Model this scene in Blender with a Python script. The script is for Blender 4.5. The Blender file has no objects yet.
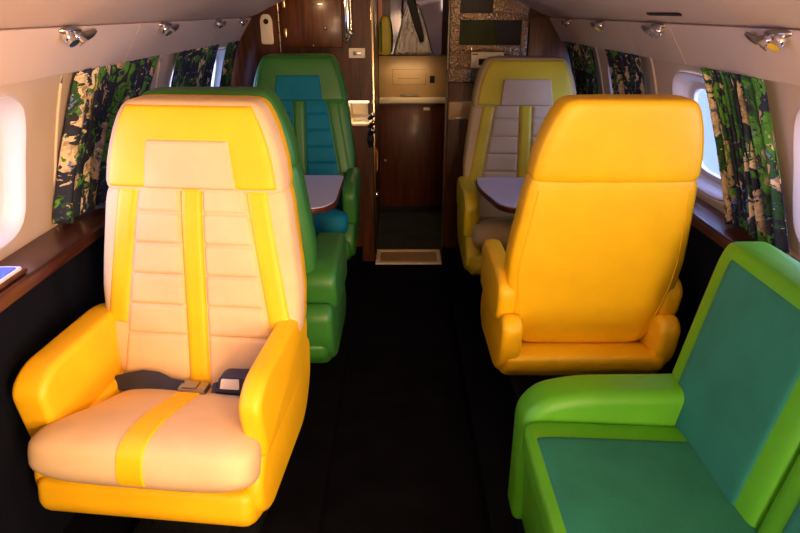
import bpy, bmesh, math, random
from mathutils import Vector, Matrix
random.seed(7)
PI = math.pi
SC = bpy.context.scene
COL = SC.collection

# ------------------------------------------------------------------ helpers
def link(o, parent=None):
    COL.objects.link(o)
    if parent: o.parent = parent
    return o

def tag(o, label=None, cat=None, group=None, kind=None):
    if label: o['label'] = label
    if cat: o['category'] = cat
    if group: o['group'] = group
    if kind: o['kind'] = kind
    return o

def obj(name, bm, mat, parent=None, smooth=True, angle=40):
    bmesh.ops.recalc_face_normals(bm, faces=bm.faces[:])
    me = bpy.data.meshes.new(name)
    bm.to_mesh(me); bm.free()
    for m in (mat if isinstance(mat, (list, tuple)) else [mat]): me.materials.append(m)
    if smooth:
        me.polygons.foreach_set('use_smooth', [True] * len(me.polygons))
        me.set_sharp_from_angle(angle=math.radians(angle))
    o = bpy.data.objects.new(name, me)
    return link(o, parent)

def thing(name, label, cat, loc=(0, 0, 0), rz=0, group=None):
    o = bpy.data.objects.new(name, None)
    o.empty_display_size = .05
    link(o); o.location = loc; o.rotation_euler = (0, 0, rz)
    return tag(o, label, cat, group)

def structure(name, bm, mat, parent=None, **k):
    o = obj(name, bm, mat, parent, **k)
    if not parent: o['kind'] = 'structure'
    return o

def dup(root, name=None):
    r = root.copy(); COL.objects.link(r)
    for ch in list(root.children):
        c = ch.copy(); COL.objects.link(c); c.parent = r
        for g in list(ch.children):
            d = g.copy(); COL.objects.link(d); d.parent = c
    return r

def box(bm, lo, hi, bev=0, seg=2, M=None):
    r = bmesh.ops.create_cube(bm, size=1)
    c = [(a + b) / 2 for a, b in zip(lo, hi)]; s = [abs(b - a) for a, b in zip(lo, hi)]
    vs = r['verts']
    for v in vs: v.co = Vector((v.co.x * s[0] + c[0], v.co.y * s[1] + c[1], v.co.z * s[2] + c[2]))
    if bev:
        es = list({e for v in vs for e in v.link_edges})
        rr = bmesh.ops.bevel(bm, geom=es, offset=bev, segments=seg, profile=.5, affect='EDGES', clamp_overlap=True)
        vs = list({v for f in rr['faces'] for v in f.verts} | {v for v in vs if v.is_valid})
    if M:
        for v in vs: v.co = M @ v.co
    return vs

def B(): return bmesh.new()

def boxes(*bs, bev=0):
    bm = B()
    for lo, hi in bs: box(bm, lo, hi, bev)
    return bm

def prism(bm, pts, a0, a1, M, bev=0, seg=3):
    """polygon pts (p,q) extruded from a0 to a1; M(p,q,a)->xyz ; rounds the cap rims"""
    n = len(pts)
    P = [Vector(p) for p in pts]
    ar = sum(P[i - 1].x * P[i].y - P[i].x * P[i - 1].y for i in range(n))
    sg = 1 if ar > 0 else -1
    nor = []
    for i in range(n):
        e = Vector((0, 0))
        for a, b in ((P[i - 1], P[i]), (P[i], P[(i + 1) % n])):
            d = b - a
            if d.length > 1e-9: d.normalize(); e += Vector((-d.y, d.x)) * sg
        nor.append(e.normalized() if e.length > 1e-9 else e)
    if a1 < a0: a0, a1 = a1, a0
    prof = [(0, 0)] if not bev else [(bev * (1 - math.sin(t * PI / 2 / seg)), bev * (1 - math.cos(t * PI / 2 / seg))) for t in range(seg + 1)]
    ringdef = [(ins, a0 + da) for ins, da in [(i_, d_) for i_, d_ in prof]] + [(ins, a1 - da) for ins, da in prof[::-1]]
    rings = [[bm.verts.new(M(*(P[i] + nor[i] * ins), a)) for i in range(n)] for ins, a in ringdef]
    bm.faces.new(rings[0]); bm.faces.new(rings[-1][::-1])
    for r0, r1 in zip(rings, rings[1:]):
        for i in range(n): bm.faces.new((r0[i], r0[(i + 1) % n], r1[(i + 1) % n], r1[i]))

def roundpoly(pts, r, n=8):
    """round the corners of a polygon; r number or list"""
    out = []; N = len(pts)
    for i, p in enumerate(pts):
        p = Vector(p); a = Vector(pts[i - 1]); b = Vector(pts[(i + 1) % N])
        rr = r[i] if isinstance(r, (list, tuple)) else r
        da, db = a - p, b - p
        k = min(rr, da.length * .48, db.length * .48)
        A = p + da.normalized() * k; Bq = p + db.normalized() * k
        for j in range(n + 1):
            t = j / n
            out.append(tuple((1 - t) ** 2 * A + 2 * t * (1 - t) * p + t * t * Bq))
    return out

def tube(bm, pts, r, n=10, cap=True):
    pts = [Vector(p) for p in pts]
    rings = []
    for i, p in enumerate(pts):
        d = (pts[min(i + 1, len(pts) - 1)] - pts[max(i - 1, 0)]).normalized()
        up = Vector((0, 0, 1)) if abs(d.z) < .9 else Vector((1, 0, 0))
        a = d.cross(up).normalized(); b = d.cross(a)
        rr = r[i] if isinstance(r, (list, tuple)) else r
        rings.append([bm.verts.new(p + a * rr * math.cos(2 * PI * k / n) + b * rr * math.sin(2 * PI * k / n)) for k in range(n)])
    for r0, r1 in zip(rings, rings[1:]):
        for k in range(n): bm.faces.new((r0[k], r0[(k + 1) % n], r1[(k + 1) % n], r1[k]))
    if cap:
        bm.faces.new(rings[0]); bm.faces.new(rings[-1][::-1])

def ball(bm, c, r, s=(1, 1, 1), u=14, v=9):
    rr = bmesh.ops.create_uvsphere(bm, u_segments=u, v_segments=v, radius=r)
    for w in rr['verts']: w.co = Vector((w.co.x * s[0] + c[0], w.co.y * s[1] + c[1], w.co.z * s[2] + c[2]))

def sgnpow(t, k): return max(0., 1 - abs(t) ** k) ** (1. / k)

class Pad:
    """padded cushion. local x across, z along, front face towards -y"""
    def __init__(self, z0, z1, w, yc, Tf, Tb, p=4, q=4, k=6, M=None):
        self.__dict__.update(z0=z0, z1=z1, w=w, yc=yc, Tf=Tf, Tb=Tb, p=p, q=q, k=k)
        self.M = M or (lambda v: v)
    def t(self, z): return (z - (self.z0 + self.z1) / 2) / ((self.z1 - self.z0) / 2)
    def we(self, z): return self.w(z) * sgnpow(self.t(z), self.k)
    def F(self, x, z, off=0., T=None):
        we = self.we(z); s = max(-1, min(1, x / we)) if we > 1e-6 else 0
        T = -self.Tf if T is None else T
        d = sgnpow(s, self.p) * sgnpow(self.t(z), self.q)
        return Vector((x, self.yc(z) + T * d, z))
    def P(self, x, z, off):
        e = .002
        a = self.F(x, z); dx = self.F(x + e, z) - self.F(x - e, z); dz = self.F(x, z + e) - self.F(x, z - e)
        n = dx.cross(dz)
        n = n.normalized() if n.length > 1e-9 else Vector((0, -1, 0))
        if n.y > 0: n = -n
        return self.M(a + n * off)
    def mesh(self, ns=30, nz=36):
        bm = B()
        def grid(T, mi):
            rows = []
            for j in range(nz + 1):
                t = math.sin(PI / 2 * (2 * j / nz - 1)); z = (self.z0 + self.z1) / 2 + t * (self.z1 - self.z0) / 2
                we = self.we(z)
                rows.append([bm.verts.new(self.M(self.F(we * math.sin(PI / 2 * (2 * i / ns - 1)), z, 0, T))) for i in range(ns + 1)])
            for j in range(nz):
                for i in range(ns):
                    f = bm.faces.new((rows[j][i], rows[j][i + 1], rows[j + 1][i + 1], rows[j + 1][i])); f.material_index = mi
        grid(-self.Tf, 0); grid(self.Tb, 1)
        bmesh.ops.remove_doubles(bm, verts=bm.verts[:], dist=1e-5)
        bmesh.ops.dissolve_degenerate(bm, edges=bm.edges[:], dist=1e-6)
        return bm
    def patch(self, xl, xr, z0, z1, h=.005, grooves=(), g=.007, nu=14, nv=40, edge=.011, sink=.004, end0=True, end1=True):
        bm = B()
        def spread(n):
            return sorted({round(a, 5) for a in [i / n for i in range(n + 1)] + [.008, .02, .04, .07, .93, .96, .98, .992]})
        us, vs = spread(nu), spread(nv)
        for gz in grooves:
            c = (gz - z0) / (z1 - z0)
            for d in (-.008, -.004, 0, .004, .008): vs.append(c + d / (z1 - z0))
        vs = sorted(v for v in set(vs) if 0 <= v <= 1)
        top, bot = [], []
        for v in vs:
            z = z0 + (z1 - z0) * v; a, b = xl(z), xr(z)
            rt, rb = [], []
            for u in us:
                x = a + (b - a) * u
                d = min(u, 1 - u) * abs(b - a)
                if end0: d = min(d, v * (z1 - z0))
                if end1: d = min(d, (1 - v) * (z1 - z0))
                k = min(1, d / edge); k = math.sin(k * PI / 2)
                off = -sink + (h + sink) * k
                for gz in grooves: off -= g * math.exp(-((z - gz) / .005) ** 2) * k
                rt.append(bm.verts.new(self.P(x, z, off))); rb.append(bm.verts.new(self.P(x, z, -sink - .004)))
            top.append(rt); bot.append(rb)
        J, I = len(vs) - 1, len(us) - 1
        for j in range(J):
            for i in range(I):
                bm.faces.new((top[j][i], top[j][i + 1], top[j + 1][i + 1], top[j + 1][i]))
                bm.faces.new((bot[j][i], bot[j + 1][i], bot[j + 1][i + 1], bot[j][i + 1]))
            bm.faces.new((top[j][0], top[j + 1][0], bot[j + 1][0], bot[j][0])); bm.faces.new((top[j][I], bot[j][I], bot[j + 1][I], top[j + 1][I]))
        for i in range(I):
            bm.faces.new((top[0][i], bot[0][i], bot[0][i + 1], top[0][i + 1])); bm.faces.new((top[J][i], top[J][i + 1], bot[J][i + 1], bot[J][i]))
        return bm

def lerp_fn(*pts):
    """piecewise smooth interpolation through (z,val)"""
    def f(z):
        if z <= pts[0][0]: return pts[0][1]
        for (a, va), (b, vb) in zip(pts, pts[1:]):
            if z <= b:
                t = (z - a) / (b - a)
                return va + (vb - va) * t
        return pts[-1][1]
    return f

# ------------------------------------------------------------------ materials
def nodes(name):
    m = bpy.data.materials.new(name); m.use_nodes = True
    nt = m.node_tree; b = nt.nodes['Principled BSDF']
    return m, nt, b

def N(nt, t, **k):
    n = nt.nodes.new(t)
    for a, v in k.items():
        if a in n.inputs: n.inputs[a].default_value = v
        else: setattr(n, a, v)
    return n

def ramp(nt, stops, interp='LINEAR'):
    r = nt.nodes.new('ShaderNodeValToRGB'); cr = r.color_ramp; cr.interpolation = interp
    while len(cr.elements) < len(stops): cr.elements.new(.5)
    for e, (p, c) in zip(cr.elements, stops): e.position = p; e.color = (*c, 1)
    return r

def surf(name, col, rough=.5, metal=0, bump=0, bscale=200, var=.12, vscale=9, spec=.5, sheen=0, coat=0):
    m, nt, b = nodes(name)
    tc = N(nt, 'ShaderNodeTexCoord')
    n1 = N(nt, 'ShaderNodeTexNoise'); n1.inputs['Scale'].default_value = vscale; n1.inputs['Detail'].default_value = 4
    nt.links.new(tc.outputs['Object'], n1.inputs['Vector'])
    r = ramp(nt, [(.3, tuple(c * (1 - var) for c in col)), (.7, tuple(min(1, c * (1 + var)) for c in col))])
    nt.links.new(n1.outputs['Fac'], r.inputs['Fac']); nt.links.new(r.outputs['Color'], b.inputs['Base Color'])
    b.inputs['Roughness'].default_value = rough; b.inputs['Metallic'].default_value = metal
    b.inputs['Specular IOR Level'].default_value = spec
    if sheen: b.inputs['Sheen Weight'].default_value = sheen
    if coat: b.inputs['Coat Weight'].default_value = coat; b.inputs['Coat Roughness'].default_value = .12
    if bump:
        n2 = N(nt, 'ShaderNodeTexNoise'); n2.inputs['Scale'].default_value = bscale; n2.inputs['Detail'].default_value = 3
        nt.links.new(tc.outputs['Object'], n2.inputs['Vector'])
        bp = N(nt, 'ShaderNodeBump'); bp.inputs['Strength'].default_value = bump; bp.inputs['Distance'].default_value = .003
        nt.links.new(n2.outputs['Fac'], bp.inputs['Height']); nt.links.new(bp.outputs['Normal'], b.inputs['Normal'])
    return m

def wood(name, c0, c1, axis=2, rough=.25, coat=.4, scale=1.):
    m, nt, b = nodes(name)
    tc = N(nt, 'ShaderNodeTexCoord'); mp = N(nt, 'ShaderNodeMapping')
    s = [14 * scale] * 3; s[axis] = 1.2 * scale; mp.inputs['Scale'].default_value = s
    nt.links.new(tc.outputs['Object'], mp.inputs['Vector'])
    n = N(nt, 'ShaderNodeTexNoise'); n.inputs['Scale'].default_value = 3; n.inputs['Detail'].default_value = 7; n.inputs['Distortion'].default_value = .8
    nt.links.new(mp.outputs['Vector'], n.inputs['Vector'])
    r = ramp(nt, [(.3, c0), (.68, c1)])
    nt.links.new(n.outputs['Fac'], r.inputs['Fac']); nt.links.new(r.outputs['Color'], b.inputs['Base Color'])
    b.inputs['Specular IOR Level'].default_value = .25; b.inputs['Roughness'].default_value = rough; b.inputs['Coat Weight'].default_value = coat; b.inputs['Coat Roughness'].default_value = .15
    return m

def crinkle(name):
    m, nt, b = nodes(name)
    tc = N(nt, 'ShaderNodeTexCoord')
    v = N(nt, 'ShaderNodeTexVoronoi'); v.inputs['Scale'].default_value = 90
    n = N(nt, 'ShaderNodeTexNoise'); n.inputs['Scale'].default_value = 30; n.inputs['Detail'].default_value = 5
    nt.links.new(tc.outputs['Object'], v.inputs['Vector']); nt.links.new(tc.outputs['Object'], n.inputs['Vector'])
    mx = N(nt, 'ShaderNodeMath', operation='ADD')
    nt.links.new(v.outputs['Distance'], mx.inputs[0]); nt.links.new(n.outputs['Fac'], mx.inputs[1])
    bp = N(nt, 'ShaderNodeBump'); bp.inputs['Strength'].default_value = .8; bp.inputs['Distance'].default_value = .006
    nt.links.new(mx.outputs[0], bp.inputs['Height']); nt.links.new(bp.outputs['Normal'], b.inputs['Normal'])
    b.inputs['Base Color'].default_value = (.30, .21, .13, 1); b.inputs['Metallic'].default_value = 1; b.inputs['Roughness'].default_value = .45
    return m

def curtain_mat():
    """tropical leaf print: navy ground, green fronds, cream blossoms, drawn in cloth (uv) space"""
    m, nt, b = nodes('leaf_print_cloth')
    uv = N(nt, 'ShaderNodeUVMap')
    wob = N(nt, 'ShaderNodeTexNoise'); wob.inputs['Scale'].default_value = 7; wob.inputs['Detail'].default_value = 5
    nt.links.new(uv.outputs['UV'], wob.inputs['Vector'])
    add = N(nt, 'ShaderNodeMixRGB', blend_type='LINEAR_LIGHT'); add.inputs['Fac'].default_value = .20
    nt.links.new(uv.outputs['UV'], add.inputs['Color1']); nt.links.new(wob.outputs['Color'], add.inputs['Color2'])
    def vor(scale, sx, sy, off):
        mp = N(nt, 'ShaderNodeMapping'); mp.inputs['Scale'].default_value = (sx, sy, 1); mp.inputs['Location'].default_value = off
        mp.inputs['Rotation'].default_value = (0, 0, .5)
        nt.links.new(add.outputs['Color'], mp.inputs['Vector'])
        v = N(nt, 'ShaderNodeTexVoronoi'); v.inputs['Scale'].default_value = scale
        nt.links.new(mp.outputs['Vector'], v.inputs['Vector']); return v
    def layer(prev, col, v, lim):
        lt = N(nt, 'ShaderNodeMath', operation='LESS_THAN'); lt.inputs[1].default_value = lim
        nt.links.new(v, lt.inputs[0])
        mx = N(nt, 'ShaderNodeMixRGB'); nt.links.new(lt.outputs[0], mx.inputs['Fac'])
        if hasattr(prev, 'links'): nt.links.new(prev, mx.inputs['Color1'])
        else: mx.inputs['Color1'].default_value = (*prev, 1)
        if hasattr(col, 'links'): nt.links.new(col, mx.inputs['Color2'])
        else: mx.inputs['Color2'].default_value = (*col, 1)
        return mx.outputs['Color']
    def pick(v, cols):
        sp = N(nt, 'ShaderNodeSeparateColor'); nt.links.new(v.outputs['Color'], sp.inputs[0])
        n = len(cols); r = ramp(nt, [(i / n, c) for i, c in enumerate(cols)], 'CONSTANT')
        nt.links.new(sp.outputs[0], r.inputs['Fac']); return r.outputs['Color']
    NAVY, INK = (.008, .014, .04), (.006, .012, .012)
    G1, G2, G3 = (.05, .21, .012), (.012, .085, .02), (.08, .28, .03)
    CR, TAN, BL = (.72, .56, .36), (.5, .36, .2), (.12, .2, .5)
    v1 = vor(4, 1.7, .7, (0, 0, 0)); v2 = vor(8., 1.9, .6, (3, 1, 0)); v3 = vor(14, 2.4, .6, (1, 7, 0)); v4 = vor(22, 1.6, .8, (9, 2, 0))
    c = layer(NAVY, pick(v1, [G2, NAVY, G3, CR, G1, TAN]), v1.outputs['Distance'], .60)
    c = layer(c, pick(v2, [G1, NAVY, G3, CR, INK, TAN, G2, NAVY]), v2.outputs['Distance'], .36)
    c = layer(c, pick(v3, [G1, INK, NAVY, G2, INK, CR, BL, TAN]), v3.outputs['Distance'], .27)
    c = layer(c, pick(v4, [INK, BL, NAVY, CR, BL, INK, TAN, NAVY]), v4.outputs['Distance'], .19)
    mp = N(nt, 'ShaderNodeMapping'); mp.inputs['Scale'].default_value = (30, 7, 1); mp.inputs['Rotation'].default_value = (0, 0, .35)
    nt.links.new(add.outputs['Color'], mp.inputs['Vector'])
    sn = N(nt, 'ShaderNodeTexNoise'); sn.inputs['Scale'].default_value = 1.6; sn.inputs['Detail'].default_value = 4
    nt.links.new(mp.outputs['Vector'], sn.inputs['Vector'])
    sr = ramp(nt, [(.40, (.10, .12, .14)), (.52, (1, 1, 1))]); nt.links.new(sn.outputs['Fac'], sr.inputs['Fac'])
    mu = N(nt, 'ShaderNodeMixRGB', blend_type='MULTIPLY'); mu.inputs['Fac'].default_value = .6
    nt.links.new(c, mu.inputs['Color1']); nt.links.new(sr.outputs['Color'], mu.inputs['Color2']); c = mu.outputs['Color']
    nt.links.new(c, b.inputs['Base Color']); b.inputs['Roughness'].default_value = .75
    return m

def emit(name, col, s):
    m, nt, b = nodes(name)
    b.inputs['Base Color'].default_value = (*col, 1); b.inputs['Emission Color'].default_value = (*col, 1); b.inputs['Emission Strength'].default_value = s
    return m

def glass(name, tint=(.8, .85, 1.)):
    m, nt, b = nodes(name); nt.nodes.remove(b)
    t = N(nt, 'ShaderNodeBsdfTransparent'); t.inputs['Color'].default_value = (*tint, 1)
    g = N(nt, 'ShaderNodeBsdfGlossy'); g.inputs['Roughness'].default_value = .05
    mx = N(nt, 'ShaderNodeMixShader'); mx.inputs['Fac'].default_value = .08
    nt.links.new(t.outputs[0], mx.inputs[1]); nt.links.new(g.outputs[0], mx.inputs[2])
    nt.links.new(mx.outputs[0], nt.nodes['Material Output'].inputs['Surface'])
    return m

YEL = surf('yellow_leather', (.88, .50, .004), .5, bump=.12, bscale=260, var=.06)
CRM = surf('cream_cloth', (.70, .50, .27), .75, bump=.2, bscale=420, var=.07, spec=.2)
GRY = surf('grey_cream_cloth', (.58, .46, .27), .8, bump=.2, bscale=420, var=.07, spec=.2)
YOL = surf('lemon_leather', (.62, .50, .012), .45, bump=.12, bscale=260, var=.07)
AMB = surf('amber_leather', (.88, .52, .002), .5, bump=.12, bscale=240, var=.05)
GRN = surf('grass_green_leather', (.032, .175, .022), .45, bump=.12, bscale=260, var=.08)
TEA = surf('teal_cloth', (.004, .17, .25), .7, bump=.2, bscale=400, var=.1, spec=.2)
LIM = surf('lime_leather', (.065, .31, .004), .5, bump=.12, bscale=260, var=.06)
SEA = surf('sea_green_cloth', (.016, .155, .095), .75, bump=.25, bscale=420, var=.12, spec=.2)
CARPET = surf('black_carpet', (.004, .004, .006), .95, spec=.04, bump=.5, bscale=500, var=.3)
NAVYW = surf('navy_side_cloth', (.006, .007, .012), .85, spec=.06, bump=.3, bscale=400, var=.2)
WALLM = surf('beige_wall_panel', (.60, .47, .36), .55, bump=.05, bscale=90, var=.03, vscale=3)
CEILM = surf('ceiling_vinyl', (.62, .48, .40), .5, bump=.05, bscale=90, var=.03, vscale=3)
VALM = surf('valance_vinyl', (.64, .52, .45), .5, bump=.05, bscale=90, var=.03, vscale=3)
REVEAL = surf('window_reveal_plastic', (.72, .68, .70), .45, var=.02)
SEAM = surf('cream_beading', (.75, .62, .45), .4, var=.02)
LEDGE = wood('mahogany_ledge', (.04, .010, .007), (.085, .022, .013), 1, .3, .35)
WOODD = wood('dark_walnut', (.03, .009, .003), (.10, .032, .009), 2, .34, .12)
WOODR = wood('red_mahogany', (.05, .010, .003), (.11, .028, .008), 2, .4, .08)
WOODM = wood('walnut_column', (.05, .022, .01), (.13, .06, .028), 2, .35, .3)
CHROME = surf('chrome', (.75, .72, .68), .12, 1, var=.03)
BRASS = surf('warm_brass', (.75, .52, .28), .22, 1, var=.05)
STEEL = surf('dull_steel', (.35, .33, .31), .35, 1, var=.05)
BLACK = surf('black_plastic', (.008, .008, .008), .5, spec=.2, var=.1)
PLATE = surf('ivory_plate', (.72, .62, .46), .4, var=.03)
TABTOP = surf('pale_laminate', (.58, .56, .72), .28, var=.02, spec=.5)
BELT = surf('navy_webbing', (.018, .022, .05), .6, bump=.4, bscale=500, var=.2)
TAGM = surf('white_label', (.8, .8, .78), .6, var=.02)
BEIGE = surf('beige_vanity_panel', (.40, .25, .10), .4, var=.06)
CREAML = surf('cream_counter', (.80, .66, .44), .4, var=.04)
DKGRN = surf('dark_olive_door', (.03, .035, .012), .7, spec=.15, var=.3)
CRNK = crinkle('crinkled_silver_foil'); CRNS = crinkle('mirror_image_silver'); CRNS.node_tree.nodes['Principled BSDF'].inputs['Base Color'].default_value = (.72, .66, .58, 1)  # second foil is the brighter silver of the mirror stand-in sheet
CLOTH = curtain_mat()
GLASS = glass('window_glass')
BLUEG = surf('blue_glass', (.02, .12, .5), .08, var=.05)
PINKM = surf('orange_trim', (.7, .2, .05), .4, var=.05)
PASS = surf('green_grey_carpet', (.030, .036, .024), .95, bump=.5, bscale=400, var=.3)
m_, nt_, b_ = nodes('mirror_glass'); b_.inputs['Metallic'].default_value = 1; b_.inputs['Roughness'].default_value = .04; b_.inputs['Base Color'].default_value = (.16, .17, .24, 1)
MIRROR = m_
m_, nt_, b_ = nodes('niche_lamp'); b_.inputs['Base Color'].default_value = (.9, .8, .6, 1); b_.inputs['Emission Color'].default_value = (1, .66, .3, 1); b_.inputs['Emission Strength'].default_value = 5
LAMP = m_

# ------------------------------------------------------------------ cabin shell
YB, YF = -1.1, 3.5          # rear end, forward bulkhead
XW = lerp_fn((.70, 1.035), (.80, 1.025), (.90, 1.008), (1.0, .985), (1.1, .957), (1.18, .93), (1.24, .90))
TR = (-.235, .262)          # dropped aisle
FZ = -.10

bm = B()
def quad(bm, a, b, c, d): return bm.faces.new([bm.verts.new(p) for p in (a, b, c, d)])
quad(bm, (-1.05, YB, 0), (TR[0], YB, 0), (TR[0], YF + .03, 0), (-1.05, YF + .03, 0))
quad(bm, (TR[1], YB, 0), (1.05, YB, 0), (1.05, YF + .03, 0), (TR[1], YF + .03, 0))
for x in TR: quad(bm, (x, YB, FZ), (x, YF + .03, FZ), (x, YF + .03, 0), (x, YB, 0))
quad(bm, (TR[0], YB, FZ), (TR[1], YB, FZ), (TR[1], YF, FZ), (TR[0], YF, FZ))
structure('floor', bm, CARPET, smooth=False)
bm = boxes(((-.3, 3.5, FZ - .02), (.45, 4.7, FZ)))
structure('floor_passage', bm, PASS, smooth=False)

WINS = {-1: [-.09, .63, 1.345, 2.06, 2.82, 3.325], 1: [-.16, .55, 1.262, 1.965, 2.665, 3.315]}
HW, HH, WZ = .205, .185, .985
EDGS = {s: [YB] + [(a + b) / 2 for a, b in zip(w, w[1:])] + [YF + .02] for s, w in WINS.items()}
HWS = [HW] * 5 + [.165]
ZL, ZU = .762, 1.225

def hole_pts(cy, hw, hh, angs, k=1., n=4.5):
    out = []
    for a in angs:
        c, s = math.cos(a), math.sin(a)
        r = (abs(c / hw) ** n + abs(s / hh) ** n) ** (-1 / n)
        out.append((cy + r * c * k, WZ + r * s * k))
    return out

def wall(side):
    bm = B(); EDG = EDGS[side]
    for i, cy in enumerate(WINS[side]):
        y0, y1 = EDG[i], EDG[i + 1]
        angs = [2 * PI * k / 56 for k in range(56)] + [math.atan2(z - WZ, y - cy) % (2 * PI) for y in (y0, y1) for z in (ZL, ZU)]
        angs = sorted(set(round(a, 6) for a in angs))
        inner = hole_pts(cy, HWS[i], HH, angs)
        outer = []
        for a in angs:
            c, s = math.cos(a), math.sin(a)
            t = min(((y1 - cy) if c > 0 else (y0 - cy)) / c if abs(c) > 1e-6 else 9, ((ZU - WZ) if s > 0 else (ZL - WZ)) / s if abs(s) > 1e-6 else 9)
            outer.append((cy + c * t, WZ + s * t))
        rings = []
        R = 7
        for r in range(R + 1):
            t = r / R
            rings.append([bm.verts.new((side * XW(b[1] + (a[1] - b[1]) * t), b[0] + (a[0] - b[0]) * t, b[1] + (a[1] - b[1]) * t)) for a, b in zip(outer, inner)])
        n = len(angs)
        for r0, r1 in zip(rings, rings[1:]):
            for k in range(n): bm.faces.new((r0[k], r0[(k + 1) % n], r1[(k + 1) % n], r1[k]))
    bmesh.ops.remove_doubles(bm, verts=bm.verts[:], dist=1e-4)
    return bm

def window(side, i, name):
    cy, hw = WINS[side][i], HWS[i]
    angs = [2 * PI * k / 56 for k in range(56)]
    bm = B(); rings = []
    for k, d in ((1.03, -.004), (1.0, -.007), (.97, -.002), (.94, .008), (.90, .020), (.86, .032), (.84, .036), (.77, .038), (.745, .042), (.74, .055)):
        rings.append([bm.verts.new((side * (XW(z) + d), y, z)) for y, z in hole_pts(cy, hw, HH, angs, k)])
    for r0, r1 in zip(rings, rings[1:]):
        for k in range(56): bm.faces.new((r0[k], r0[(k + 1) % 56], r1[(k + 1) % 56], r1[k]))
    w = structure(name, bm, REVEAL)
    bm = B()
    pts = hole_pts(cy, hw, HH, angs, .75)
    prism(bm, pts, .046, .051, lambda p, q, a: (side * (XW(q) + a), p, q))
    pn = structure('window_pane', bm, GLASS, w)
    return w

for side, nm in ((-1, 'left'), (1, 'right')):
    structure('wall_' + nm, wall(side), WALLM)
    for i in range(6): window(side, i, 'window_%d' % (i + 1 + (6 if side > 0 else 0)))
    # dark lower side wall
    bm = B()
    prism(bm, [(.955, -.02), (.955, .727), (1.08, .727), (1.08, -.02)], YB, YF + .02, lambda p, q, a: (side * p, a, q))
    structure('trim_lower_' + nm, bm, NAVYW, smooth=False)
    # wooden ledge under the windows
    xi_ = .905 if side < 0 else .93
    bm = B()
    prism(bm, roundpoly([(xi_, .728), (xi_, .762), (1.0265, .768), (1.0265, .728)], [.004, .012, .002, .002]), YB, YF - .005, lambda p, q, a: (side * p, a, q), .0)
    o = obj('side_ledge', bm, LEDGE)
    tag(o, 'dark red wooden ledge under the %s side windows' % nm, 'ledge')
    # beading between wall panels
    bm = B()
    for y in EDGS[side][1:-1]:
        y2 = y - .005
        tube(bm, [(side * (XW(z) - .002), y2 + .012 * math.sin((z - .76) * 5), z) for z in [.772 + .045 * k for k in range(11)]], .0042, 8)
    structure('trim_beading_' + nm, bm, SEAM)

# ceiling
prof = [(.80, 1.328), (.76, 1.343), (.70, 1.372), (.62, 1.404), (.5, 1.436), (.35, 1.468), (.18, 1.49), (0, 1.497)]
prof = [(-x, z) for x, z in prof] + prof[::-1][1:]
bm = B(); rows = []
for y in (YB, 0, 1.5, 2.6, YF + .02): rows.append([bm.verts.new((x, y, z)) for x, z in prof])
for r0, r1 in zip(rows, rows[1:]):
    for k in range(len(prof) - 1): bm.faces.new((r0[k], r0[k + 1], r1[k + 1], r1[k]))
structure('ceiling', bm, CEILM)
# outer skin behind rail so no light leaks, plus valance panels
VS = {-1: [YB, .35, 1.1, 2.0, 2.9, YF], 1: [YB, .4, 1.15, 1.93, 2.3, YF]}
for side, nm in ((-1, 'left'), (1, 'right')):
    bm = B()
    prism(bm, [(.80, 1.328), (.822, 1.322), (.905, 1.24), (.93, 1.225), (.95, 1.225), (.95, 1.36), (.80, 1.36)], YB, YF + .02, lambda p, q, a: (side * p, a, q))
    structure('trim_rail_' + nm, bm, STEEL if 0 else VALM, smooth=False)
    ys = VS[side]
    for a, b in zip(ys, ys[1:]):
        bm = B()
        pr = roundpoly([(.822, 1.325), (.892, 1.222), (.885, 1.205), (.876, 1.206), (.799, 1.322)], .006, 3)
        prism(bm, pr, a + .002, b - .002, lambda p, q, t: (side * p, t, q))
        structure('trim_valance_' + nm, bm, VALM)
# rear wall of the cabin behind the viewer
structure('wall_back', boxes(((-1.08, YB - .04, -.12), (1.08, YB, 1.62))), WALLM, smooth=False)

# forward bulkhead with a niche left of the doorway
bm = boxes(((-1.08, YF, -.12), (-.30, YF + .04, 1.62)), ((-.30, YF, .885), (-.155, YF + .04, 1.62)), ((-.30, YF, -.12), (-.155, YF + .04, .745)),
           ((.262, YF, -.12), (1.08, YF + .04, 1.62)))
structure('wall_front', bm, WOODD, smooth=False)
bm = boxes(((-.30, YF + .04, -.12), (-.155, 4.62, .745)), ((-.175, YF + .04, .745), (-.155, 4.62, 1.62)))
structure('wall_passage_left', boxes(((-.200, 3.86, -.12), (-.155, 4.62, 1.62)), ((-.200, YF + .04, -.12), (-.155, 3.86, .745)), ((-.175, YF + .04, .885), (-.155, 3.86, 1.62))), WOODD, smooth=False)
structure('wall_passage_right', boxes(((.338, YF + .04, -.12), (.376, 4.62, 1.62))), WOODD, smooth=False)
structure('wall_passage_end', boxes(((-.32, 4.62, -.12), (.42, 4.66, 1.62))), WOODD, smooth=False)
structure('ceiling_passage', boxes(((-.32, YF + .02, 1.60), (.42, 4.66, 1.63))), WOODD, smooth=False)
# bright brass edge of the door frame
bm = boxes(((-.158, YF - .012, FZ), (-.143, YF + .0, 1.5)), bev=.003)
structure('trim_doorframe_left', bm, BRASS)
bm = boxes(((.256, YF - .010, FZ), (.266, YF + .0, 1.06)), bev=.003)
structure('trim_doorframe_right', bm, WOODM)

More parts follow.
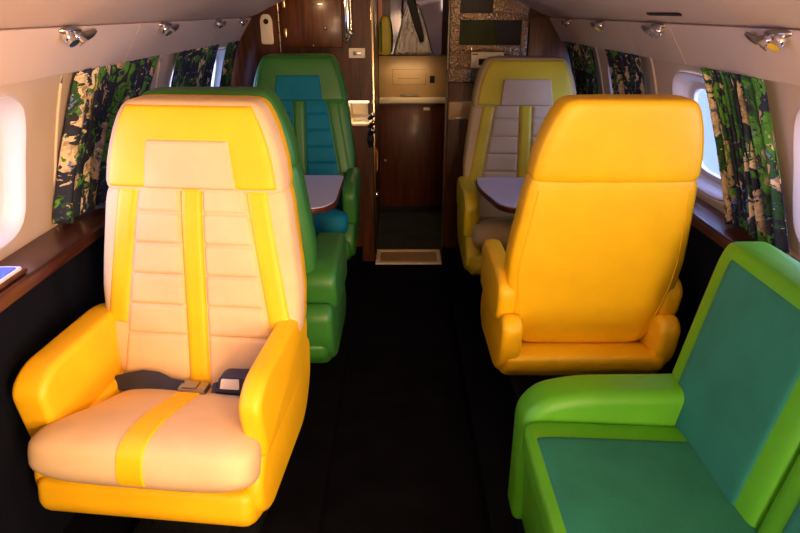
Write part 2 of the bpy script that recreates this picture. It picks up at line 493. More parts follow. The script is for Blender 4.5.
# ------------------------------------------------------------------ armchairs
def armchair(label, loc, rz, body, panel, gusset, back, stripe=None, detail=True, rear_seam=False, arms=(.303, .303), rec=.195):
    stripe = stripe or body
    T = thing('armchair', label, 'armchair', loc, rz, 'swivel armchairs of the cabin')
    # pedestal + shell
    bm = B(); box(bm, (-.17, -.16, .0), (.17, .17, .045), .012); box(bm, (-.11, -.11, .045), (.11, .11, .215), .02)
    obj('pedestal', bm, BLACK, T)
    bm = B()
    sh = roundpoly([(-.245, .33), (-.262, .25), (-.20, .205), (.18, .215), (.265, .30), (.275, .35), (.2, .355), (.1, .325)], [.02, .04, .06, .08, .05, .03, .03, .05])
    prism(bm, sh, -(arms[0] - .028), arms[1] - .028, lambda p, q, a: (a, p, q), .03, 4)
    obj('base_shell', bm, body, T)
    for s in (-1, 1):
        bm = B()
        pr = roundpoly([(-.225, .34), (-.17, .415), (.12, .425), (.24, .49), (.285, .46), (.275, .34), (.18, .235), (-.17, .215), (-.23, .27)], [.03, .03, .06, .04, .05, .06, .06, .05, .04])
        ao = arms[0] if s < 0 else arms[1]
        a0, a1 = sorted((s * min(.222, ao - .06), s * (ao - .011)))
        prism(bm, pr, a0, a1, lambda p, q, a: (a, p, q), .022, 4)
        obj('side_panel', bm, body, T)
        bm = B()
        pr = roundpoly([(-.190, .395), (-.212, .555), (-.15, .596), (.15, .602), (.235, .57), (.21, .445), (.10, .41)], [.022, .045, .05, .05, .05, .05, .04])
        a0, a1 = sorted((s * min(.238, ao - .055), s * ao))
        prism(bm, pr, a0, a1, lambda p, q, a: (a, p, q), .019, 5)
        obj('armrest', bm, body, T)
    # seat cushion, tilted back
    tilt = Matrix.Rotation(-math.radians(18), 4, 'X')
    def MC(v):
        w = Vector((v.x, -v.z, -v.y)); w = tilt @ w
        return w + Vector((0, -.065, .374))
    C = Pad(-.24, .245, lerp_fn((-.24, .215), (.06, .232), (.16, .268), (.245, .275)), lambda z: .0, .072, .098, 4.0, 2.8, 8, MC)
    cush = obj('seat_cushion', C.mesh(), [panel, panel], T)
    zt = .225 - .0035
    def along(n=40): pass
    # stripe over the cushion and down its front
    bm = B(); top = []
    zs = [-.18 + .39 * k / 30 for k in range(31)] + [.218, .225, .231, .236, .240, .243, .2444]
    for z in zs:
        row = []
        for u in (-.034, -.033, -.028, -.014, 0, .014, .028, .033, .034):
            row.append(bm.verts.new(C.P(u, z, .0045 if abs(u) < .033 else -.004)))
        top.append(row)
    # continue down the lower front
    for z in (.2444, .242, .237, .231):
        row = []
        for u in (-.034, -.033, -.028, -.014, 0, .014, .028, .033, .034):
            p = C.F(u, z, 0, C.Tb); row.append(bm.verts.new(C.M(p + Vector((0, 0, .0045 if abs(u) < .033 else -.004)))))
        top.append(row)
    for r0, r1 in zip(top, top[1:]):
        for k in range(8): bm.faces.new((r0[k], r0[k + 1], r1[k + 1], r1[k]))
    obj('centre_stripe', bm, stripe, T)
    # back rest
    yc = lambda z: .140 + rec * (z - .4)
    wB = lerp_fn((.34, .215), (.45, .252), (.52, .268), (.58, .276), (.66, .278), (.74, .270), (.84, .257), (.93, .247))
    Bk = Pad(.345, .948, wB, yc, .068, .060, 6.5, 8, 16)
    obj('backrest', Bk.mesh(34, 44), [gusset, back], T)
    wH = lerp_fn((.90, .243), (.95, .243), (1.0, .236), (1.04, .226), (1.08, .213), (1.11, .200), (1.135, .186), (1.153, .172))
    Hd = Pad(.918, 1.153, wH, yc, .072, .064, 6.5, 7, 16)
    obj('headrest', Hd.mesh(34, 34), [gusset, back], T)
    if detail:
        g = [.875 - .082 * k for k in range(5)]
        for s in (-1, 1):
            def xo(z): return s * (.203 + .058 * (.93 - z) / .36)
            def xi(z): return s * (.142 + .056 * (.93 - z) / .36)
            def x0(z): return s * .028
            def x1(z): return s * (.143 + .056 * (.93 - z) / .36)
            lo = .57
            l, r = (xi, xo) if s > 0 else (xo, xi)
            obj('side_stripe', Bk.patch(l, r, lo, .938, .006, nu=6), stripe, T)
            l, r = (x0, x1) if s > 0 else (x1, x0)
            obj('quilted_panel', Bk.patch(l, r, .40, .94, .008, g, .0075, nu=10, nv=60), panel, T)
        obj('centre_stripe', Bk.patch(lambda z: -.029, lambda z: .029, .40, .94, .011, nu=6, nv=40, edge=.008), stripe, T)
        cv = obj('headrest_cover', Hd.patch(lambda z: -(wH(z) - .016), lambda z: wH(z) - .016, .934, 1.143, .006, nu=20, nv=20), stripe, T)
        obj('headrest_panel', Hd.patch(lambda z: -(.128 - .12 * (z - .93)), lambda z: .128 - .12 * (z - .93), .934, 1.062, .012, nu=14, nv=14), panel, cv)
    if rear_seam:
        # welt seams across the back of the seat
        zl = [.44 + .02 * k for k in range(24)]
        for s in (-1, 1):
            bm = B(); tube(bm, [Bk.F(s * (wB(z) - .03), z, 0, Bk.Tb) + Vector((0, .0005, 0)) for z in zl], .0028, 6)
            obj('piping', bm, body, T)
    return T

front = armchair('yellow and cream armchair facing the viewer at the front left, seat belt across it', (-.558, 1.325, 0), -math.radians(6), YEL, CRM, CRM, YEL, arms=(.325, .272))
midg = armchair('plain green armchair facing away, back to back with the front yellow and cream armchair', (-.552, 1.975, 0), PI, GRN, GRN, GRN, GRN, detail=False, rear_seam=True, arms=(.345, .303), rec=.06)
farg = armchair('green armchair with teal panels facing the viewer in front of the left bulkhead', (-.515, 2.96, 0), 0, GRN, TEA, GRN, GRN)
neary = armchair('all yellow armchair seen from behind, on the right of the aisle past the green sofa', (.594, 1.90, 0), PI, AMB, GRY, AMB, AMB, detail=False, rear_seam=True)
neary.scale = (.95, 1, 1)
fary = armchair('lemon yellow armchair with grey panels facing the viewer at the right bulkhead', (.606, 2.78, 0), 0, YOL, GRY, GRY, YOL)

fary.scale = (1.04, 1, 1)
# ------------------------------------------------------------------ seat belt on the front chair
sb = bpy.data.objects.new('seat_belt', None); link(sb, front); sb.empty_display_size = .02; sb.location = (0, -.018, -.018)
def ribbon(bm, pts, wid, th, wdir):
    rows = []
    for (p, w) in zip(pts, wid):
        p = Vector(p); d = Vector(wdir).normalized() * w / 2; n = Vector((0, -.3, 1)).normalized() * th
        rows.append([bm.verts.new(q) for q in (p - d, p + d, p + d + n, p - d + n)])
    for a, b in zip(rows, rows[1:]):
        for k in range(4): bm.faces.new((a[k], a[(k + 1) % 4], b[(k + 1) % 4], b[k]))
    bm.faces.new(rows[0]); bm.faces.new(rows[-1][::-1])
bm = B()
ribbon(bm, [(-.245, 0.071, 0.426), (-.20, 0.061, 0.438), (-.15, 0.058, 0.447), (-.10, 0.054, 0.446), (-.06, 0.046, 0.440), (-.025, 0.041, 0.442)], [.03, .045, .055, .055, .045, .04], .006, (0, .55, .8))
ribbon(bm, [(.055, 0.041, 0.442), (.09, 0.048, 0.444), (.14, 0.054, 0.448), (.19, 0.056, 0.446), (.245, 0.066, 0.432)], [.035, .045, .05, .05, .04], .006, (0, .55, .8))
obj('webbing', bm, BELT, sb)
bm = B(); box(bm, (-.032, .018, .440), (.045, .062, .460), .006); box(bm, (-.02, .022, .460), (.02, .056, .464), .002)
obj('buckle', bm, STEEL, sb)
bm = B()
prism(bm, roundpoly([(.062, .440), (.235, .434), (.215, .494), (.19, .502), (.085, .498)], [.01, .01, .02, .02, .02]), .03, .075, lambda p, q, a: (p, a, q), .008, 3)
pk = obj('folded_webbing', bm, BELT, sb)
bm = B(); prism(bm, roundpoly([(.083, .461), (.135, .461), (.138, .492), (.09, .491)], .003), .0275, .032, lambda p, q, a: (p, a, q))
obj('white_tag', bm, TAGM, pk)['label'] = 'white printed label'

# ------------------------------------------------------------------ fold-out tables
def table(label, pts, z, rs, wx):
    T = thing('folding_table', label, 'table', (0, 0, 0), 0, 'fold-out tables between facing armchairs')
    bm = B(); prism(bm, roundpoly(pts, rs), z - .004, z, lambda p, q, a: (p, q, a)); obj('table_top', bm, TABTOP, T)
    c = Vector((sum(p[0] for p in pts) / len(pts), sum(p[1] for p in pts) / len(pts)))
    P2 = [tuple(c + (Vector(p) - c) * 1.015) for p in pts]
    bm = B(); prism(bm, roundpoly(P2, rs), z - .026, z - .0042, lambda p, q, a: (p, q, a), .003); obj('table_edge', bm, WOODR, T)
    s = 1 if wx > 0 else -1
    ym = c.y
    bm = B(); tube(bm, [(wx - s * .02, ym, .35), (wx - s * .06, ym, .45), (wx - s * .26, ym, z - .028)], .014); box(bm, (min(wx, wx - s * .03), ym - .05, .29), (max(wx, wx - s * .03), ym + .05, .37), .006)
    obj('support_arm', bm, STEEL, T)
    return T
table('pale folding table between the two green armchairs', [(-.90, 2.235), (-.312, 2.235), (-.262, 2.32), (-.262, 2.74), (-.90, 2.74)], .652, [.005, .06, .06, .03, .005], -.952)
table('pale folding table in front of the lemon yellow armchair with grey panels', [(.90, 2.235), (.405, 2.235), (.342, 2.55), (.352, 2.70), (.90, 2.70)], .652, [.005, .09, .12, .03, .005], .952)

# ------------------------------------------------------------------ side-facing green sofa
S = thing('sofa', 'lime green sofa with sea green panels along the right wall at the near right corner', 'sofa', (0, 0, 0))
Y1 = 1.335; Y0s = .06; U = [(.905, 1.225), (.48, .89), (.08, .47)]
U = [(.872, 1.205), (.475, .862), (.09, .465)]
bm = B(); box(bm, (.33, .10, 0), (.92, 1.30, .10), .01); obj('plinth', bm, BLACK, S)
bm = B()
pr = roundpoly([(.325, .10), (.312, .345), (.90, .345), (.90, .10)], [.02, .02, .02, .02])
prism(bm, pr, .08, Y1 - .01, lambda p, q, a: (p, a, q), .02); obj('base_front', bm, LIM, S)
# arm at the far end
bm = B()
pr = roundpoly([(.300, .10), (.300, .43), (.345, .485), (.44, .508), (.80, .512), (.80, .10)], [.02, .08, .10, .08, .02, .02])
prism(bm, pr, 1.20, 1.315, lambda p, q, a: (p, a, q), .03, 5)
obj('armrest', bm, LIM, S)
# one long cushion, back sections
def MS(v):      # pad: x -> along Y, z -> towards aisle (-X), front(-y) -> up
    w = Vector((.520 - v.z, .645 - v.x, .388 - v.y)); w.z += (.51 - w.x) * .05
    return w
Cc = Pad(-.24, .225, lambda z: .555, lambda z: 0, .05, .05, 14, 6, 24, MS)
cu = obj('seat_cushion', Cc.mesh(40, 30), [LIM, LIM], S)
obj('seat_panel', Cc.patch(lambda z: -.49, lambda z: .50, -.235, .205, .004, nu=20, nv=20), SEA, cu)
for k, (a, b) in enumerate(U):
    hwb = (b - a) / 2 + (.055 if k == 0 else .004)
    def MB0(v, a=a, b=b, k=k): 
        return Vector((.738 + v.y + (v.z - .43) * .17, (a + b) / 2 + (.055 if k == 0 else 0) - v.x, v.z))
    Bb = Pad(.37, .872, lambda z, hwb=hwb: hwb, lambda z: 0, .06, .045, 10, 8, 18, MB0)
    ba = obj('backrest', Bb.mesh(34, 34), [LIM, LIM], S)
    obj('back_panel', Bb.patch(lambda z, h=hwb: -(h - .055), lambda z, h=hwb: h - .055, .40, .845, .004, nu=14, nv=24), SEA, ba)

# ------------------------------------------------------------------ curtains
def curtain(label, side, top, bot, folds, zt=1.208, zb=.785, amp=.021, seed=0, sag=0.):
    rnd = random.Random(seed)
    ph = rnd.random() * 6; nu, nv = 120, 26
    bm = B(); uvl = bm.loops.layers.uv.new('UVMap'); rows = []; uvs = {}
    for j in range(nv + 1):
        v = j / nv
        row = []
        for i in range(nu + 1):
            u = i / nu
            ya = top[0] + (bot[0] - top[0]) * v ** 1.4; yb = top[1] + (bot[1] - top[1]) * v ** 1.4
            y = ya + (yb - ya) * u
            z = zt + (zb - zt) * v + sag * math.sin(PI * u) * v + .006 * math.sin(u * folds * 5 + ph) * v
            w = u * folds * 2 * PI + ph + 1.3 * math.sin(u * 5 + seed) + .35 * math.sin(v * 3 + seed)
            a = amp * (.75 + .35 * math.sin(u * 9 + seed * 2)) * (.8 + .3 * v)
            x = XW(z) - .038 + a * math.sin(w) + .2 * a * math.sin(2.3 * w + 3 * v)
            y += .35 * a * math.cos(w)
            p = bm.verts.new((side * x, y, z)); uvs[p] = (u * 1.7 * (.55 + abs(top[1] - top[0])) + seed * 1.37, v * .9 + seed * .71)
            row.append(p)
        rows.append(row)
    for j in range(nv):
        for i in range(nu):
            f = bm.faces.new((rows[j][i], rows[j][i + 1], rows[j + 1][i + 1], rows[j + 1][i]))
            for l in f.loops: l[uvl].uv = uvs[l.vert]
    o = obj('curtain', bm, CLOTH, angle=180)
    md = o.modifiers.new('thickness', 'SOLIDIFY'); md.thickness = .0025
    return tag(o, label, 'curtain', 'leaf print curtains at the windows')
curtain('leaf print curtain behind the headrest of the front yellow and cream armchair', -1, (1.735, 2.32), (1.66, 2.12), 9, seed=1, zb=.78)
curtain('leaf print curtain on the left wall, second from the viewer', -1, (2.54, 3.08), (2.54, 3.04), 7, seed=2)
curtain('narrow leaf print curtain on the left wall next to the bulkhead', -1, (3.29, 3.47), (3.30, 3.47), 4, seed=3, amp=.012)
curtain('large leaf print curtain on the right wall above the green sofa', 1, (1.825, 1.53), (1.715, 1.42), 9, seed=4, zb=.775, sag=.012)
curtain('leaf print curtain on the right wall behind the yellow headrest seen from behind', 1, (2.72, 2.36), (2.70, 2.38), 7, seed=5)
curtain('leaf print curtain on the right wall beside the walnut column', 1, (3.36, 3.00), (3.36, 3.04), 6, seed=6)

# ------------------------------------------------------------------ reading light and air nozzle units
def lamp_unit(label, side, y, big=1., arm=True):
    T = thing('overhead_light', label, 'overhead light', (side * .802, y, 1.316), 0, 'chrome reading lights and air nozzles along the rails')
    s = side; b = big
    def mir(pts): return [(s * p[0], p[1], p[2]) for p in pts]
    bm = B(); ball(bm, (0, 0, -.001), .028 * b, (.7, 1.3, .25)); obj('mounting_plate', bm, STEEL, T)
    for dy, dz, r in ((-.016, -.012, .0135), (.014, -.013, .0125)):
        bm = B(); ball(bm, (-s * .006, dy * b, dz * b), r * b)
        tube(bm, [(-s * .008, dy * b, dz * b), (-s * .016 * b, dy * b * 1.15, dz * b - .012 * b)], [r * b * .7, r * b * .85], 12)
        obj('nozzle', bm, CHROME, T)
    if arm:
        bm = B(); tube(bm, mir([(-.004, .028 * b, -.012), (-.010, .05 * b, -.018), (-.010, .072 * b, -.013), (-.008, .095 * b, -.006)]), [.006 * b, .0075 * b, .0065 * b, .004 * b], 10)
        obj('lever', bm, STEEL, T)
    return T
for side, y, b, lab in ((-1, 1.56, 1.25, 'chrome reading light on the left rail, nearest the viewer'), (-1, 2.2, 1.2, 'chrome reading light on the left rail above the plain green armchair'),
                   (-1, 2.85, 1.0, 'chrome reading light on the left rail, second from the bulkhead'), (-1, 3.27, 1.0, 'chrome reading light on the left rail, closest to the bulkhead'),
                   (1, 1.36, 1.2, 'chrome reading light on the right rail above the large curtain, nearest the viewer'), (1, 2.0, 1.2, 'chrome reading light on the right rail, second from the viewer'),
                   (1, 2.58, 1.1, 'chrome reading light on the right rail, second from the bulkhead'), (1, 3.08, 1.0, 'chrome reading light on the right rail, closest to the bulkhead')):
    lamp_unit(lab, side, y, b)
bm = B(); prism(bm, roundpoly([(1.72, -.006), (1.95, -.006), (1.95, .006), (1.72, .006)], .006), 0, .004, lambda p, q, a: (.742 + q * .9 - a * .3, p, 1.351 - q * .45 - a * .9))
tag(obj('air_slot', bm, BLACK), 'thin dark slot in the ceiling edge on the right', 'vent')

# ------------------------------------------------------------------ ashtray block on left ledge
T = thing('ledge_tray', 'white rimmed blue tray on the left wooden ledge at the picture edge', 'tray', (-.955, 1.262, .7655))
obj('wooden_block', boxes(((-.035, -.10, 0), (.035, .10, .010)), bev=.003), WOODD, T)
bm = B(); prism(bm, roundpoly([(-.030, -.092), (.030, -.092), (.030, .092), (-.030, .092)], .012), .010, .017, lambda p, q, a: (p, q, a), .002); r = obj('rim', bm, REVEAL, T)
bm = B(); prism(bm, roundpoly([(-.022, -.082), (.022, -.082), (.022, .082), (-.022, .082)], .01), .0165, .0182, lambda p, q, a: (p, q, a)); obj('blue_glass', bm, BLUEG, r)

# ------------------------------------------------------------------ left bulkhead fittings
yF = YF
T = thing('wall_locker', 'dark walnut locker on the bulkhead above the far green armchair', 'cabinet', (-.46, yF, 1.17))
obj('locker_door', boxes(((-.175, -.03, .0), (.15, -.0005, .29)), bev=.006), WOODD, T)
for z in (.05, .20): obj('hinge', boxes(((-.165, -.034, z), (-.15, -.028, z + .05)), bev=.002), BRASS, T)
bm = B(); ball(bm, (.06, -.036, .10), .009); tube(bm, [(.06, -.028, .10), (.06, -.036, .10)], .004); obj('knob', bm, BRASS, T)
bm = B(); ball(bm, (-.01, -.036, .012), .007); obj('catch', bm, BRASS, T)
bm = B(); box(bm, (-.006, -.036, .215), (.05, -.029, .223), .002); obj('pull', bm, BRASS, T)
T = thing('chrome_latch', 'tall chrome latch strip on the bulkhead left of the doorway', 'latch', (-.272, yF, 1.19))
obj('strip', boxes(((-.026, -.014, .03), (-.002, -.0005, .30)), bev=.003), CHROME, T)
bm = B(); tube(bm, [(.008, -.018, .06), (.008, -.018, .30)], .006); tube(bm, [(.008, -.02, .06), (-.004, -.022, .035), (-.024, -.016, .0)], [.007, .008, .004]); obj('rod', bm, CHROME, T)
bm = B(); ball(bm, (.006, -.022, .055), .017, (1, .6, 1)); obj('knob', bm, STEEL, T)
T = thing('wall_plate', 'tall ivory plate with a dark hole on the left bulkhead', 'wall plate', (-.722, yF, 1.265))
bm = B(); prism(bm, roundpoly([(-.033, -.078), (.033, -.078), (.033, .045), (.02, .075), (-.02, .075), (-.033, .045)], .014), 0.0, .012, lambda p, q, a: (p, -a, q), .003); obj('plate', bm, PLATE, T)
bm = B(); tube(bm, [(0, -.011, .038), (0, -.0135, .038)], .014, 16); obj('hole', bm, BLACK, T)
T = thing('outlet', 'ivory outlet plate on the bulkhead beside the doorway', 'outlet', (-.236, yF, 1.142))
obj('plate', boxes(((-.045, -.010, -.026), (.045, -.0005, .026)), bev=.004), PLATE, T)
obj('socket', boxes(((-.022, -.0125, -.010), (.022, -.009, .010)), bev=.001), STEEL, T)
T = thing('hinge_strip', 'narrow brass hinge strip left of the walnut locker', 'hinge', (-.655, yF, 1.15))
bm = B()
for k in range(7): tube(bm, [(0, -.006, k * .05), (0, -.006, k * .05 + .046)], .0055, 8)
obj('knuckle', bm, BRASS, T)

# lit counter niche
T = thing('galley_counter', 'lit cream counter in the niche beside the doorway', 'counter', (-.23, YF, .75))
bm = boxes(((-.068, .005, -.004), (.073, .34, .006)), ((-.072, .335, .006), (.030, .345, .135)), ((-.072, .0405, .006), (-.066, .335, .135)))
obj('counter_top', bm, CREAML, T)
obj('drain_grille', boxes(*[((-.045 + .012 * k, .06, .006), (-.039 + .012 * k, .14, .010)) for k in range(8)]), STEEL, T)
bm = B(); box(bm, (-.06, .05, .118), (.05, .09, .132), .003); obj('lamp_tube', bm, LAMP, T)
# taps hanging at the niche corner
T = thing('galley_taps', 'stack of chrome and black taps at the doorway edge', 'tap', (-.158, YF - .012, .70))
for k, (dz, r) in enumerate(((.10, .012), (.055, .013), (.012, .014))):
    bm = B(); tube(bm, [(-.02, .011, dz - .012), (-.01, -.016, dz - .004), (.004, -.03, dz + .012)], [r * .8, r, r * 1.1], 12); o = obj('tap', bm, BLACK, T)
    bm = B(); ball(bm, (.005, -.033, dz + .015), r * .95); obj('cap', bm, CHROME, o)
bm = B(); tube(bm, [(-.012, -.006, -.07), (-.012, -.014, -.03), (-.012, -.006, .0)], [.012, .02, .012], 12); obj('spout', bm, BLACK, T)
bm = B(); tube(bm, [(-.012, -.02, -.075), (-.012, -.02, -.068)], .012, 12); obj('spout_ring', bm, CHROME, T)
T = thing('door_handle', 'slim copper handle on the passage wall edge', 'handle', (-.150, YF + .1, .44))
bm = B(); tube(bm, [(-.004, 0, .0), (.012, 0, .02), (.012, 0, .14), (-.004, 0, .16)], .005, 8); obj('grip', bm, PINKM, T)
bm = B(); box(bm, (-.004, -.02, -.16), (.012, .02, -.12), .003); obj('catch', bm, CHROME, T)

# ------------------------------------------------------------------ vanity at the end of the passage
YV = 4.5
T = thing('vanity_cabinet', 'red brown wooden vanity cabinet at the end of the passage', 'cabinet', (.06, YV, FZ))
obj('plinth', boxes(((-.212, .03, 0.0005), (.272, .11, .05))), BLACK, T)
bm = boxes(((-.212, 0, .05), (.272, .118, .835))); obj('body', bm, WOODD, T, smooth=False)
d = obj('door', boxes(((-.206, -.014, .055), (.268, -.0005, .822)), bev=.003), WOODR, T)
obj('label_plate', boxes(((.112, -.017, .785), (.158, -.0135, .805)), bev=.001), PLATE, d)
bm = B(); tube(bm, [(-.17, -.014, .42), (-.17, -.035, .42)], .01, 10); obj('knob', bm, BRASS, d)
T = thing('vanity_shelf', 'bright cream shelf edge on top of the vanity cabinet', 'shelf', (.06, YV, .7355))
obj('shelf', boxes(((-.212, -.03, .0005), (.272, .118, .038)), bev=.004), CREAML, T)
T = thing('splashback', 'beige panel with a thin rectangle outline above the vanity shelf', 'panel', (.06, YV, .775))
obj('panel', boxes(((-.212, .02, .0), (.272, .118, .285)), bev=.003), BEIGE, T)
x0, x1, z0, z1 = -.115, .125, .085, .19
obj('inlay_line', boxes(((x0, .0175, z0), (x1, .0205, z0 + .003)), ((x0, .0175, z1), (x1, .0205, z1 + .003)), ((x0, .0175, z0), (x0 + .003, .0205, z1)), ((x1, .0175, z0), (x1 + .003, .0205, z1)), ((-.075, .0175, .128), (.085, .0205, .132))), WOODM, T)
obj('socket', boxes(((.155, .013, .10), (.19, .0205, .15)), bev=.003), BLACK, T)
bm = B(); box(bm, (-.06, .0, .012), (.07, .02, .02), .003); obj('latch_bar', bm, STEEL, T)
T = thing('mirror', 'dim mirror above the beige vanity panel', 'mirror', (.06, YV + .09, 1.062))
g_ = obj('glass', boxes(((-.185, .02, .0), (.238, .03, .50))), MIRROR, T, smooth=False); g_.rotation_euler.z = math.radians(-4.5)
obj('frame', boxes(((-.212, 0.0, 0), (-.185, .025, .5))), PINKM, T, smooth=False)
# solid stand-ins for shapes seen in the mirror, added before its glass
T = thing('mirror_image_pad', 'yellow and green pad standing in for a reflection at the left of the mirror', 'cushion', (-.105, YV + .055, 1.061))
Pc = Pad(0, .26, lerp_fn((0, .045), (.16, .043), (.26, .03)), lambda z: .0, .018, .018, 3, 3, 4)
obj('image_pad_front', Pc.mesh(16, 16), [YOL, GRN], T)
obj('edging', Pc.patch(lambda z: -.038, lambda z: -.018, .02, .225, .003, nu=4, nv=14), GRN, T)
bm = B(); rows = []
for j in range(15):
    v = j / 14; w = .03 + .11 * v ** .8
    rows.append([bm.verts.new((.09 + w * (2 * i / 20 - 1) , YV + .035 + .008 * math.sin(i * 1.7 + 2 * v) * (.3 + v) - .008 * v, 1.40 - .335 * v)) for i in range(21)])
for a, b in zip(rows, rows[1:]):
    for k in range(20): bm.faces.new((a[k], a[k + 1], b[k + 1], b[k]))
o = obj('mirror_image_foil', bm, CRNS, angle=180); o.modifiers.new('thickness', 'SOLIDIFY').thickness = .003  # sheet added in place of the silver reflection
tag(o, 'crumpled silver sheet standing in for a reflection in the mirror', 'cloth')
bm = B(); ribbon(bm, [(.07, YV + .02, 1.42), (.12, YV + .018, 1.27), (.155, YV + .018, 1.15)], [.05, .05, .03], .006, (1, 0, .3))
T = thing('mirror_image_strap', 'dark band with a bright edge standing in for a slanting mirror reflection', 'strap', (0, 0, 0))
obj('strap', bm, BLACK, T)  # solid band added to copy a dark shape in the mirror
bm = B(); tube(bm, [(.107, YV + .012, 1.40), (.147, YV + .010, 1.27), (.172, YV + .012, 1.17)], .003, 8); obj('bright_edge', bm, CHROME, T)

# step plate in the doorway
T = thing('step_plate', 'cream framed step plate on the floor of the doorway', 'step plate', (.055, 3.56, FZ))
bm = boxes(((-.207, -.115, .0005), (.204, -.09, .012)), ((-.207, .09, .0005), (.204, .115, .012)), ((-.207, -.09, .0005), (-.18, .09, .012)), ((.18, -.09, .0005), (.204, .09, .012)))
obj('frame', bm, CREAML, T, smooth=False)
obj('tread', boxes(((-.18, -.09, .0005), (.18, .09, .006))), BEIGE, T, smooth=False)

# ------------------------------------------------------------------ right galley
T = thing('galley_unit', 'crinkled silver galley front with dark compartments right of the doorway', 'galley', (.27, YF, .9))
obj('lower_cabinet', boxes(((.0, -.028, -.899), (.42, -.0005, .088)), bev=.004), WOODD, T)
y0, y1 = -.03, -.0005
bm = boxes(((.0, -.008, .09), (.42, y1, .56)), ((.0, y0, .16), (.052, y1, .56)), ((.052, y0, .41), (.28, y1, .445)), ((.225, y0, .445), (.42, y1, .56)), ((.385, y0, .23), (.42, y1, .41)), ((.052, y0, .255), (.385, y1, .285)), ((.0, y0, .09), (.12, y1, .16)), ((.30, y0, .23), (.385, y1, .255)), bev=.004)
obj('foil_facing', bm, CRNK, T)
obj('upper_compartment', boxes(((.052, -.012, .445), (.225, y1, .56))), BLACK, T, smooth=False)
dd = obj('sliding_door', boxes(((.052, -.014, .285), (.25, y1, .41))), DKGRN, T, smooth=False)
obj('sliding_door', boxes(((.25, -.018, .285), (.385, y1, .41))), BLACK, T, smooth=False)
obj('bracket', boxes(((.115, -.034, .232), (.33, -.029, .25)), ((.115, -.034, .25), (.123, -.029, .275)), bev=.002), BRASS, T)
T = thing('galley_device', 'white galley control box with a dark slot behind the lemon yellow armchair', 'control box', (.47, YF - .0302, 1.11))
obj('housing', boxes(((-.085, -.05, -.04), (.09, 0, .04)), bev=.004), PLATE, T)
obj('slot', boxes(((-.045, -.0515, -.024), (.05, -.0495, .008)), bev=.001), BLACK, T)
for q in (((-.08, -.052, .028), (-.05, -.0495, .034)), ((.06, -.052, .010), (.08, -.0495, .024))): obj('button', boxes(q), BLACK, T)
T = thing('walnut_column', 'walnut panel on the bulkhead beside the right wall', 'panel', (.80, YF, .4))
obj('panel', boxes(((-.10, -.022, 0), (.11, -.0005, .93)), bev=.006), WOODM, T)
obj('recess', boxes(((-.102, -.012, .0), (-.11, -.0005, .9)), bev=.002), BLACK, T)
T = thing('galley_shelf', 'dull beige shelf edge low on the bulkhead right of the doorway', 'shelf', (.272, YF - .03, .79))
obj('shelf_face', boxes(((.0, -.03, .0), (.20, -.0005, .10)), bev=.006), BEIGE, T)
obj('metal_lip', boxes(((.04, -.034, .004), (.12, -.029, .014)), bev=.002), STEEL, T)
bm = B()

# ------------------------------------------------------------------ lights
def area(name, loc, tgt, size, power, col, sy=None, spread=180):
    L = bpy.data.lights.new(name, 'AREA'); L.size = size; L.energy = power; L.color = col
    L.spread = math.radians(spread)
    if sy: L.shape = 'RECTANGLE'; L.size_y = sy
    o = bpy.data.objects.new(name, L); COL.objects.link(o); o.location = loc
    o.rotation_euler = (Vector(tgt) - Vector(loc)).to_track_quat('-Z', 'Y').to_euler()
    return o
def spot(name, loc, tgt, power, col, ang=60, blend=.6, r=.04):
    L = bpy.data.lights.new(name, 'SPOT'); L.energy = power; L.color = col; L.spot_size = math.radians(ang); L.spot_blend = blend; L.shadow_soft_size = r
    o = bpy.data.objects.new(name, L); COL.objects.link(o); o.location = loc
    o.rotation_euler = (Vector(tgt) - Vector(loc)).to_track_quat('-Z', 'Y').to_euler()
    return o
def point(name, loc, power, col, r=.03):
    L = bpy.data.lights.new(name, 'POINT'); L.energy = power; L.color = col; L.shadow_soft_size = r
    o = bpy.data.objects.new(name, L); COL.objects.link(o); o.location = loc
    return o
SKY = (.60, .63, 1.)
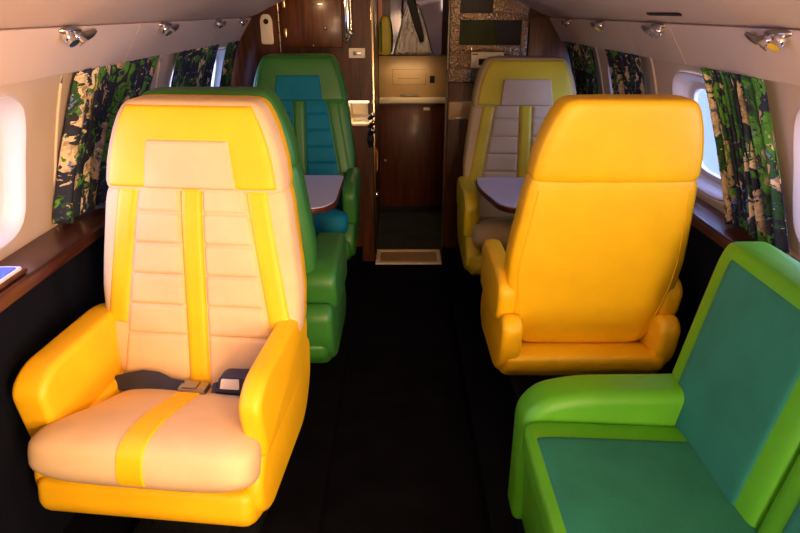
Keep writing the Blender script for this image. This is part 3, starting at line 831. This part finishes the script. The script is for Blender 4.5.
for side in (-1, 1):
    for i, cy in enumerate(WINS[side]):
        area('daylight', (side * 1.22, cy, 1.02), (0, cy, .9), .38, 4.6, SKY, .34)
WARM = (1., .56, .24)
area('warm_key_light', (.42, -.25, 1.18), (-.75, 1.1, 1.02), .26, 9.5, WARM, .26, 130)  # unseen warm light added behind the viewer, from the right
area('added_uplight', (.35, -.35, .68), (-.5, .65, 1.4), .45, 18, (1., .68, .45))  # upward fill added to brighten the near ceiling and valance
spot('added_seat_spot', (.28, .42, 1.40), (-.62, 1.45, .62), 11, WARM, 70, .7, .05)  # unseen spot added to warm the front left armchair
area('overhead_fill', (0, -.3, 1.47), (0, .6, .4), .35, 1.5, (1., .7, .42))  # weak general fill added above and behind the viewer, no fixture
point('galley_lamp', (.18, 3.75, 1.56), .8, (1., .6, .28), .05)
area('niche_lamp', (-.235, YF + .07, .865), (-.235, YF + .1, .70), .08, .12, (1., .7, .38))
area('vanity_strip_lamp', (.05, YV - .12, 1.0), (.05, YV, .76), .3, .3, (1., .7, .36), .03)
spot('galley_spot', (.42, 3.2, 1.44), (.42, 3.5, 1.15), .7, (1., .62, .32), 110, .6, .03)
spot('galley_spot', (-.42, 3.2, 1.44), (-.42, 3.5, 1.2), 1.8, (1., .62, .32), 110, .6, .03)

w = bpy.data.worlds.new('World'); SC.world = w; w.use_nodes = True
bg = w.node_tree.nodes['Background']; bg.inputs['Color'].default_value = (.5, .62, 1, 1); bg.inputs['Strength'].default_value = 1.1

# ------------------------------------------------------------------ camera
cam = bpy.data.cameras.new('camera'); cam.lens = 27; cam.sensor_width = 36; cam.clip_start = .02
co = bpy.data.objects.new('camera', cam); COL.objects.link(co)
co.location = (0, 0, 1.36); co.rotation_euler = (PI / 2 - math.atan(256.5 / 600), 0, 0)
SC.camera = co
SC.view_settings.view_transform = 'Standard'; SC.view_settings.look = 'None'
SC.view_settings.exposure = .75; SC.view_settings.gamma = 1; SC.view_settings.use_curve_mapping = False
SC.cycles.use_denoising = True
SC.cycles.max_bounces = 8
SC.cycles.sample_clamp_indirect = 4
